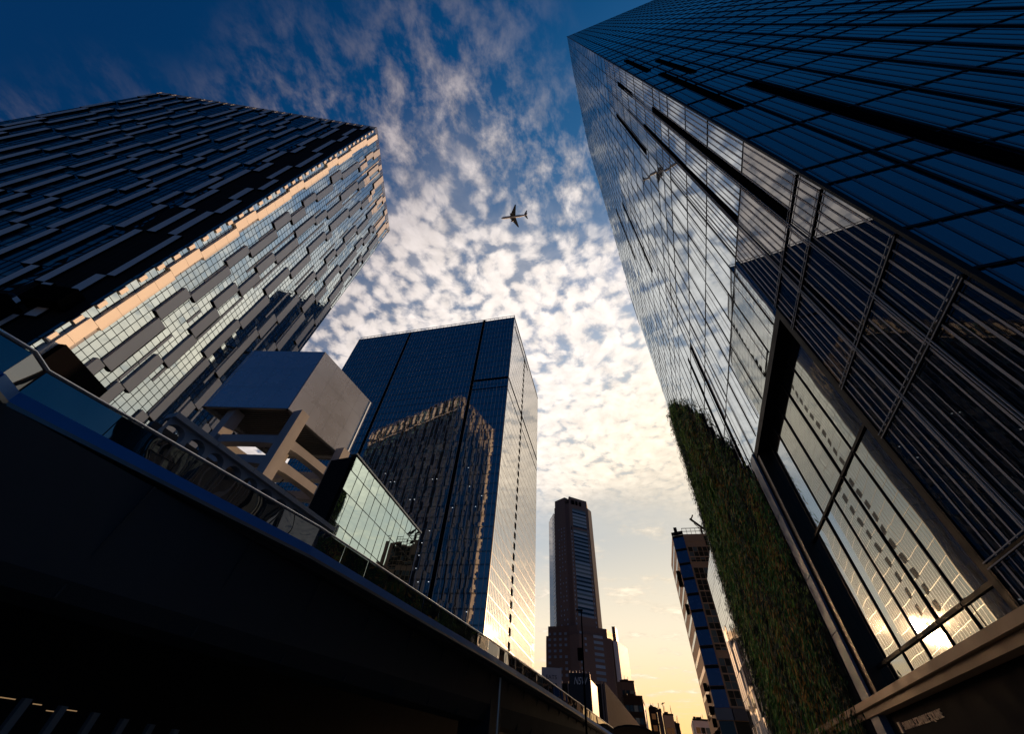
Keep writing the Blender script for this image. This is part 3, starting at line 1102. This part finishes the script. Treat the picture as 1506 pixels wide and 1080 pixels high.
cr.build('gondola_crane', 'dark_wall', OB)
for q_ in ((1.5, 2.6, 37, 40.5, 0.9), (1.5, 2.6, 31, 33, 0.7)) + tuple((2 + k * 0.3, 3 + k * 0.3, 9.5 + k * 1.9, 10.8 + k * 1.9, 0.8) for k in range(5)):
    MB().fb(FSd, q_[0], q_[1], q_[2], q_[3], 0.1, q_[4]).build('projecting_sign', 'slot_black', OB)

# ------------------------------------------------------------------ low buildings down the street
LBS = [
    ('dark slim block with a faint window grid standing behind the cubic hall roof', (-22.9, 198.7), (-21.5, 198.2), (-16.2, 198.9), 31.0, 'brown_wall', 'glass_office'),
    ('dark cubic block with one sunlit pale street face', (-20.0, 182.0), (-19.2, 180.5), (-12.6, 181.0), 24.2, 'dark_wall', None),
    ('thin dark block directly right of the block with the pale sunlit face', (-12.3, 200.4), (-11.9, 199.6), (-9.5, 200.0), 23.5, 'dark_wall', 'glass_office'),
    ('narrow dark block just left of the grey round-shouldered block', (-9.4, 204.0), (-9.1, 203.4), (-7.9, 203.8), 23.2, 'brown_wall', 'glass_office'),
    ('grey round-shouldered block with an aerial on its roof', (-7.8, 206.4), (-7.4, 205.4), (-3.8, 206.0), 22.3, 'frame_grey', 'glass_office'),
    ('lowest dark roof at the far end of the street', (-4.0, 212.0), (-3.8, 211.2), (-2.2, 211.6), 20.2, 'dark_wall', None),
    ('small pale block with a dark roof box at the foot of the blue office block', (2.5, 200.6), (2.9, 199.8), (8.5, 200.4), 20.6, 'panel_dusk', None),
]
for lab, q0, q1, q2, h, mt, gl in LBS:
    t = thing('low_building', lab, 'building', (q1[0], q1[1], 0), 'low buildings at the end of the street')
    dep = 16.0
    MB().prism([q0, q1, q2, (q2[0] - 0.5, q2[1] + dep), (q0[0] - 0.5, q0[1] + dep)], 0, h).build('wall', mt, t)
    Fp = F(q1, q2, (0, -1))
    rr = MB()
    rr.fb(Fp, -0.1, Fp.w + 0.1, h, h + 0.5, -0.6, 0.1)
    rr.fb(Fp, Fp.w * 0.3, Fp.w * 0.6, h, h + 1.2, -4, -2)
    rr.build('roof_edge', 'dark_wall', t)
    for i in range(2, int(h / 3.2)):
        wn = MB()
        for a in frange(0.4, Fp.w - 0.4, 1.5)[:-1]:
            wn.fq(Fp, a + 0.1, a + (Fp.w - 0.8) / max(1, round((Fp.w - 0.8) / 1.5)) - 0.1, i * 3.2 + 1.2, i * 3.2 + 2.8, 0.03)
        wn.build('window_panes', 'glass_dim', t)
    kr = random.Random(int(h * 100))
    for k in range(3):
        ax_, ay_ = kr.uniform(q1[0] + 0.3, q2[0] - 0.3), q1[1] + kr.uniform(1, 6)
        MB().tube([(ax_, ay_, h), (ax_, ay_, h + kr.uniform(1.0, 3.2))], 0.07, 5).build('mast', 'dark_wall', t)
    MB().box(q1[0] + 0.3, q1[0] + 1.2, q1[1] + 3, q1[1] + 5, h, h + kr.uniform(0.6, 1.6)).build('roof_plant', 'dark_wall', t)
    Fs = F(q2, (q2[0] - 0.5, q2[1] + dep), (1, 0))
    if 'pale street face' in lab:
        MB().fb(Fs, 0.3, dep, 2, h - 1.5, 0.02, 0.1).build('sun_painted_panel', 'cream_sunlit', t)  # cream sheet paints the sun on one face of the dark block
    else:
        for i in range(2, int(h / 3.2)):
            MB().fb(Fs, 0.5, dep - 1, i * 3.2 + 1.0, i * 3.2 + 2.6, 0.02, 0.06).build('side_window', 'glass_bright', t)
    if 'aerial' in lab:
        MB().tube([(-7.0, 208, h), (-7.0, 208, h + 4.0)], 0.12, 6).bar((-7.6, 208, h + 3.4), (-6.2, 208, h + 3.9), 0.25).build('aerial', 'dark_wall', t)
# hall with upright fins
FH = thing('finned_hall', 'long low dark hall with rows of upright fins along the left side of the street', 'building', (-26, 160, 0))
pf0, pf1 = (-14.4, 100.0), (-14.6, 176.0)
FF = F(pf0, pf1, (1, 0))
MB().prism([pf0, pf1, (-34, 176), (-34, 100)], 0, 16.0).build('wall', 'dark_wall', FH)
fi = MB()
for a in frange(0.2, FF.w - 0.2, 1.4):
    fi.fb(FF, a - 0.12, a + 0.12, 1.0, 16.3, 0.02, 0.5)
fi.build('slats', 'slat_dark', FH)
FH2 = F(pf0, (-34, 100), (0, -1))
fi = MB()
for a in frange(0.2, FH2.w - 0.2, 1.4):
    fi.fb(FH2, a - 0.12, a + 0.12, 1.0, 16.3, 0.02, 0.4)
fi.build('front_slats', 'slat_dark', FH)
# dark barrel canopy over the street
CN = thing('barrel_canopy', 'dark barrel-roofed shelter low over the street in front of the far blocks', 'canopy', (-7.0, 80, 0))
c_ = MB()
arc = []
for k in range(13):
    t_ = math.pi * k / 12
    arc.append((-7.4 - 3.6 * math.cos(t_), 6.4 + 1.5 * math.sin(t_)))
for (x0, z0), (x1, z1) in zip(arc, arc[1:]):
    c_.hexa([(x0, 76, z0), (x1, 76, z1), (x1, 92, z1), (x0, 92, z0), (x0, 76, z0 + 0.2), (x1, 76, z1 + 0.2), (x1, 92, z1 + 0.2), (x0, 92, z0 + 0.2)])
c_.build('roof', 'dark_wall', CN)
for x in (-10.8, -4.0):
    for y in (76.4, 91.6):
        MB().tube([(x, y, 0.1), (x, y, 6.5)], 0.14, 8).build('post', 'frame_dark', CN)

# ------------------------------------------------------------------ signs and lamp by the deck
NB = thing('black_billboard', 'black rooftop billboard with white slanted letters in front of the brown tower', 'billboard', (-15, 78, 0))
NF = F((-16.55, 78.0), (-13.2, 78.5), (0, -1))
nb_ = MB().fb(NF, 0, NF.w, 3, 14.2, -1.2, 0.0).build('board', 'sign_black', NB)
lettering('NSW', NF, 0.75, 12.75, 0.02, 1.0, 'letter_white', nb_, height=0.95, width=2.0, slant=0.22)
fr = MB()
for a in frange(0.1, NF.w - 0.1, 0.55):
    fr.fb(NF, a - 0.03, a + 0.03, 14.2, 14.5, -0.1, 0.0)
fr.build('lamp_row', 'letter_white', NB)
PB = thing('pink_billboard', 'tall pink billboard edge-on beside the black billboard', 'billboard', (-12.9, 78, 0))
PF = F((-12.9, 77.0), (-12.95, 83.2), (1, 0))
MB().fb(PF, 0, PF.w, 9.2, 13.2, -0.15, 0.0).build('board', 'sign_pink', PB)
MB().fb(PF, 0.2, 0.5, 3, 9.2, -0.12, -0.03).build('post', 'frame_grey', PB)
MB().fb(PF, 5.4, 5.7, 3, 9.2, -0.12, -0.03).build('post', 'frame_grey', PB)
WB = thing('white_billboard', 'pale rooftop billboard with blurred dark letters behind the glass rail', 'billboard', (-21, 82, 0))
WFc = F((-22.3, 82.0), (-18.95, 82.9), (0.1, -1))
wb_ = MB().fb(WFc, 0, WFc.w, 8, 15.6, -0.9, 0.0).build('board', 'sign_white', WB)
lettering('EATS', WFc, 0.75, 14.0, 0.02, 0.8, 'letter_blue', wb_, height=0.55, width=1.9)
lettering('302', WFc, 1.3, 13.0, 0.02, 0.8, 'letter_blue', wb_, height=0.5, width=1.4)
SL = thing('street_lamp', 'thin black lamp post with short arm and box, dark against the brown tower', 'street lamp', (-8.6, 47, 0))
MB().tube([(-8.72, 47.4, 0.14), (-8.6, 47.3, 8.0), (-8.35, 47.0, 14.6)], [0.11, 0.09, 0.06], 8).build('pole', 'slot_black', SL)
MB().bar((-8.9, 47, 14.6), (-8.2, 47, 14.55), 0.22, 0.12).build('lamp_head', 'slot_black', SL)
MB().box(-9.0, -8.45, 46.9, 47.3, 10.2, 11.2).build('control_box', 'slot_black', SL)

# ------------------------------------------------------------------ raised pedestrian deck
PD_ = thing('pedestrian_deck', 'raised dark walkway with glass balustrade and blue edge band crossing the left foreground', 'footbridge', (-12, 20, 0))
line = [(-12.72, 2.25), (-11.4, 10.8), (-11.1, 16.9), (-10.6, 26.5), (-10.25, 40), (-10.0, 54.3), (-9.7, 74.0)]
arm = [(-12.6, -12.0), (-12.42, 1.09), (-12.33, 1.75), (-12.72, 2.25)]
gp, gfr, fa, fl2 = MB(), MB(), MB(), MB()
full = arm + line[1:]
for (x0, y0), (x1, y1) in zip(full, full[1:]):
    Fp = F((x0, y0), (x1, y1), (1, 0))
    n_ = max(1, round(Fp.w / 1.7))
    for k in range(n_):
        a0, a1 = Fp.w * k / n_, Fp.w * (k + 1) / n_
        gp.fq(Fp, a0 + 0.012, a1 - 0.012, 6.80, 7.44, -0.02, 0.012)
        if Fp.w > 1:
            gfr.fb(Fp, a0 - 0.015, a0 + 0.015, 6.78, 7.44, -0.09, -0.03)
    fa.fb(Fp, 0, Fp.w, 6.50, 6.78, -0.3, 0.05)
    fl2.fb(Fp, 0, Fp.w, 6.40, 6.495, -0.3, 0.10)
gpo = gp.build('glass_panes', 'glass_rail', PD_)
gfr.build('pane_frame', 'frame_dark', gpo)
fa.build('edge_band', 'deck_blue', PD_)
fl2.build('edge_trim', 'frame_grey', PD_)
hr = MB().tube([(x, y, 7.48) for x, y in full], 0.042, 10)
hr.build('handrail', 'steel_rail', PD_, True)
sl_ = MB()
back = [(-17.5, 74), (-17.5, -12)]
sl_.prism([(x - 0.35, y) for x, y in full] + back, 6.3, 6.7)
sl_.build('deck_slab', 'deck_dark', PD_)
gd = MB()
for (x0, y0), (x1, y1) in zip(full, full[1:]):
    pass
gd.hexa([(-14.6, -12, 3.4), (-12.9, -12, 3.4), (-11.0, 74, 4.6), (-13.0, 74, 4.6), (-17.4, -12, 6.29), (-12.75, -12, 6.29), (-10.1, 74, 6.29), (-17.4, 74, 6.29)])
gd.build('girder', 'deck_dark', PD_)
for k in range(22):
    y = -8 + k * 3.4
    t_ = (y + 12) / 86.0
    MB().bar((-12.9 + 1.9 * t_ + 0.04, y, 3.42 + 1.2 * t_), (-12.72 + 2.65 * t_ + 0.0, y, 6.28), 0.05, 0.16, up=(1, 0, 0)).build('stiffener', 'deck_dark', PD_)
for y in (31.0, 58.0):
    MB().box(-13.6, -11.5, y - 1.0, y + 1.0, 0.14, 5.2).build('pier', 'deck_dark', PD_)
MB().tube([(-11.35, 31.0, 0.2), (-11.32, 31.0, 6.3)], 0.07, 8).build('drain_pipe', 'steel_rail', PD_)
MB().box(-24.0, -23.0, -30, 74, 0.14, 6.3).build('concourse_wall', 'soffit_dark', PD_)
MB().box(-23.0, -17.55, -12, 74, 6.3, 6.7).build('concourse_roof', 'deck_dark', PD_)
# row of upright posts and warm strip lights in the dark concourse below
PF_ = thing('post_fence', 'row of grey upright fence posts in the dark under the walkway', 'fence', (-15, 9, 0.14))
for k in range(7):
    y = 6.9 + 0.86 * k
    MB().box(-15.1, -14.95, y, y + 0.17, 0.14, 2.27 - 0.038 * k).build('post', 'frame_light', PF_)
m_, q, b = new_mat('lamp_warm')
b.inputs['Base Color'].default_value = c4(0.3, 0.2, 0.12)
b.inputs['Emission Color'].default_value = c4(1.0, 0.62, 0.3)
b.inputs['Emission Strength'].default_value = 0.22
for k, (y0, y1, zz) in enumerate(((9.7, 10.15, 2.37), (10.7, 10.95, 2.33), (11.75, 12.1, 2.30), (11.2, 11.5, 2.22))):
    tag(MB().box(-20.05, -20.0, y0, y1, zz, zz + 0.025).build('strip_light', 'lamp_warm'), 'thin warm strip light glowing behind the fence posts under the walkway', 'ceiling light', 'strip lights under the walkway')

# ------------------------------------------------------------------ arcade wall, raised box, low glass hall
AW = thing('arcade_wall', 'weathered concrete wall pierced by a row of round openings behind the glass balustrade', 'wall', (-17, 12, 6.7))
aw0, aw1 = (-17.0, 6.6), (-17.0, 17.0)
FAw = F(aw0, aw1, (1, 0))
AWZ0, AWZ1 = 7.2, 10.55
rr_ = 0.40
wall = MB()
cents = [0.5 + 1.0 * i for i in range(10)]
for c in cents:
    N = 24
    zc_ = 10.02
    ring = [(c + rr_ * math.cos(2 * math.pi * k / N), zc_ + rr_ * math.sin(2 * math.pi * k / N)) for k in range(N)]
    sqr = []
    for k in range(N):
        t_ = 2 * math.pi * k / N
        ct_, sn_ = math.cos(t_), math.sin(t_)
        s_ = 0.5 / max(abs(ct_), abs(sn_))
        sqr.append((c + ct_ * s_, zc_ + sn_ * s_))
    for k in range(N):
        j = (k + 1) % N
        wall.fpoly(FAw, [sqr[k], sqr[j], ring[j], ring[k]], 0.0)
        wall.poly([FAw.p(*ring[k], 0.0), FAw.p(*ring[j], 0.0), FAw.p(*ring[j], -0.35), FAw.p(*ring[k], -0.35)])
wall.fb(FAw, 0, 10, AWZ0, 9.52, -0.35, 0.0)
wall.build('wall', 'concrete', AW)
cpg = MB()
for i in range(5):
    cpg.fb(FAw, i * 2.08 + 0.01, i * 2.08 + 2.07, 10.52, 10.74, -0.45, 0.18)
cpg.build('coping_edging', 'concrete', AW)
MB().fb(FAw, 0, 10.4, 6.72, 10.5, -1.2, -0.9).build('inner_wall', 'soffit_dark', AW)
ww = MB()
for c in cents[5:]:
    ww.fq(FAw, c - 0.45, c + 0.45, 9.6, 10.45, -0.3)
ww.build('panes', 'glass_office', AW)

XB = thing('raised_box', 'large plain metal box on a concrete frame above the walkway', 'building', (-31, 19, 6.7))
P4, P3, P6 = (-27.2, 16.9), (-34.7, 14.7), (-26.8, 24.9)
P7 = (P3[0] + P6[0] - P4[0], P3[1] + P6[1] - P4[1])
zb, zt = 22.0, 29.5
cd = MB()
quad = [P4, P6, P7, P3]
for (x0, y0), (x1, y1) in zip(quad, quad[1:] + quad[:1]):
    mid = ((x0 + x1) / 2, (y0 + y1) / 2)
    cx, cy = (P4[0] + P7[0]) / 2, (P4[1] + P7[1]) / 2
    Fp = F((x0, y0), (x1, y1), (mid[0] - cx, mid[1] - cy))
    cd.fb(Fp, 0.05, Fp.w - 0.05, zb, zt, -0.3, 0.0)
cd.build('cladding', 'box_metal', XB)
sm2 = MB()
for (x0, y0), (x1, y1) in zip(quad, quad[1:] + quad[:1]):
    Fp = F((x0, y0), (x1, y1), ((x0 + x1) / 2 - cx, (y0 + y1) / 2 - cy))
    for a in frange(0.05, Fp.w - 0.05, 1.9)[1:-1]:
        sm2.fq(Fp, a - 0.006, a + 0.006, zb, zt, 0.004)
    for zz in (zb + 2.5, zb + 5.0):
        sm2.fq(Fp, 0.05, Fp.w - 0.05, zz - 0.006, zz + 0.006, 0.006)
    sm2.fb(Fp, 0.0, Fp.w, zb - 0.06, zb - 0.002, -0.25, 0.03)
sm2.build('seams', 'frame_grey', XB)
MB().prism([(x, y) for x, y in quad], zt, zt + 0.08).build('roof', 'box_metal', XB)
inn = lambda p, k: (p[0] + (cx - p[0]) * k, p[1] + (cy - p[1]) * k)
MB().prism([inn(p, 0.1) for p in quad], zb + 0.5, zb + 0.7).build('ceiling', 'soffit_dark', XB)
# louvres and perforated ceiling pieces
lv = MB()
for i in range(26):
    t_ = (i + 0.5) / 26
    a = Vector((P4[0], P4[1], zb + 0.25)).lerp(Vector((P6[0], P6[1], zb + 0.25)), t_)
    b2 = Vector((P3[0], P3[1], zb + 0.25)).lerp(Vector((P7[0], P7[1], zb + 0.25)), t_)
    lv.bar(a.lerp(b2, 0.05), a.lerp(b2, 0.95), 0.08, 0.16)
lv.build('ceiling_slats', 'frame_grey', XB)
C1, C2, C0 = (-26.6, 17.9), (-26.3, 23.6), (-32.4, 16.3)
C3 = (C0[0] + C2[0] - C1[0], C0[1] + C2[1] - C1[1])
for c in (C1, C2, C0, C3):
    w = 0.48
    MB().box(c[0] - w, c[0] + w, c[1] - w, c[1] + w, 6.7, zb + 0.1).build('column', 'concrete', XB)


def beam(a, b_, z0, z1, w=0.35, bow=0.0):
    a, b_ = Vector((*a, 0)), Vector((*b_, 0))
    d = (b_ - a).normalized()
    a, b_ = a + d * 0.49, b_ - d * 0.49
    m_ = MB()
    k = 6
    n = Vector((d.y, -d.x, 0))
    for i in range(k):
        p, r_ = a.lerp(b_, i / k), a.lerp(b_, (i + 1) / k)
        h0 = bow * (2 * i / k - 1) ** 4
        h1 = bow * (2 * (i + 1) / k - 1) ** 4
        m_.hexa([(p - n * w) + Vector((0, 0, z0 - h0)), (r_ - n * w) + Vector((0, 0, z0 - h1)), (r_ + n * w) + Vector((0, 0, z0 - h1)), (p + n * w) + Vector((0, 0, z0 - h0)),
                 (p - n * w) + Vector((0, 0, z1)), (r_ - n * w) + Vector((0, 0, z1)), (r_ + n * w) + Vector((0, 0, z1)), (p + n * w) + Vector((0, 0, z1))])
    return m_


for a, b2 in ((C1, C2), (C1, C0), (C0, C3), (C2, C3)):
    beam(a, b2, 18.8, 19.5, bow=0.12).build('beam', 'concrete', XB)
    beam(a, b2, 16.9, 17.6, bow=0.12).build('beam', 'concrete', XB)
MB().prism([inn(p, 0.35) for p in quad], 6.7, 17.0).build('stair_core', 'soffit_dark', XB)
vt = MB()
vt.box(-27.6, -27.2, 18.4, 19.6, 14.6, 15.6)
vt.tube([(-27.0, 18.6, 14.5), (-27.0, 19.6, 16.0), (-26.9, 19.8, 16.8)], 0.06, 6)
vt.build('loudspeaker', 'slot_black', XB)

GH = thing('glass_hall', 'low mirrored glass hall wedged between the concrete frame and the navy glass tower', 'building', (-18, 17, 6.7))
g0, g1 = (-17.9, 17.2), (-19.2, 29.2)
GF = F(g0, g1, (1, 0))
MB().prism([(-18.1, 17.2), (-19.4, 29.2), (-21.0, 29.3), (-19.9, 17.25)][::-1], 6.7, 15.9).build('wall', 'dark_wall', GH)
gz = [6.8, 9.4, 11.6, 13.5, 14.9, 16.0]
gs_ = frange(0.1, GF.w - 0.05, 0.92)
ghz = grid(GF, gs_, gz, 'glass_hall', GH, 'glazing', 0.012, d=0.05)
mullions(GF, gs_, gz, 0.035, 0.045, 0.012, 'frame_dark', ghz, 'mullions', d0=0.05)
MB().fb(GF, -0.1, GF.w + 0.05, 16.0, 16.12, -0.4, 0.14).build('roof_edge', 'frame_light', GH)

# ------------------------------------------------------------------ airliner
AP = thing('airliner', 'small jet airliner seen from below against the clouds between the towers', 'aeroplane', (-103, 216.6, 640))
nose, tail = Vector((-130.8, 214.0, 640)), Vector((-86.4, 221.6, 640))
ax = (tail - nose).normalized()
L = (tail - nose).length
sd_ = Vector((-ax.y, ax.x, 0))
up = Vector((0, 0, 1))
prof = [(0, 0.15), (0.02, 0.9), (0.06, 1.7), (0.12, 2.0), (0.7, 2.0), (0.85, 1.3), (0.95, 0.6), (1.0, 0.2)]
MB().tube([nose + ax * L * t_ + up * (1.2 * max(0, t_ - 0.7) * 3) for t_, r in prof], [r for t_, r in prof], 16).build('fuselage', 'plane_white', AP, True)


def wing(root, tip, c0_, c1_, th):
    m_ = MB()
    r0, t0 = root, tip
    m_.hexa([r0, r0 + ax * c0_, t0 + ax * c1_, t0, r0 + up * th, r0 + ax * c0_ + up * th * 0.4, t0 + ax * c1_ + up * th * 0.2, t0 + up * th * 0.3])
    return m_


for s in (1, -1):
    wing(nose + ax * L * 0.33 + sd_ * s * 1.5 - up * 1.2, nose + ax * L * 0.58 + sd_ * s * 19.0 + up * 0.6, L * 0.22, 1.8, 0.9).build('wing', 'plane_dark', AP)
    wg_ = [o_ for o_ in AP.children if o_.name.startswith('wing')][-1]
    wing(nose + ax * L * 0.86 + sd_ * s * 0.8 + up * 1.0, nose + ax * L * 0.965 + sd_ * s * 7.0 + up * 1.4, L * 0.10, 1.4, 0.4).build('tailplane', 'plane_dark', AP)
    e0 = nose + ax * L * 0.36 + sd_ * s * 6.0 - up * 2.2
    MB().tube([e0, e0 + ax * 1.0, e0 + ax * 4.6], [1.0, 1.25, 0.8], 12).build('engine', 'plane_dark', wg_, True)
fn = nose + ax * L * 0.84 + up * 2.2
MB().hexa([fn - sd_ * 0.2, fn + ax * 5.5 - sd_ * 0.2, fn + ax * 5.5 + sd_ * 0.2, fn + sd_ * 0.2,
           fn + ax * 4.6 + up * 6.5 - sd_ * 0.1, fn + ax * 7 + up * 6.5 - sd_ * 0.1, fn + ax * 7 + up * 6.5 + sd_ * 0.1, fn + ax * 4.6 + up * 6.5 + sd_ * 0.1]).build('fin', 'plane_white', AP)

for o in bpy.data.objects:
    if 'base' in o:
        del o['base']
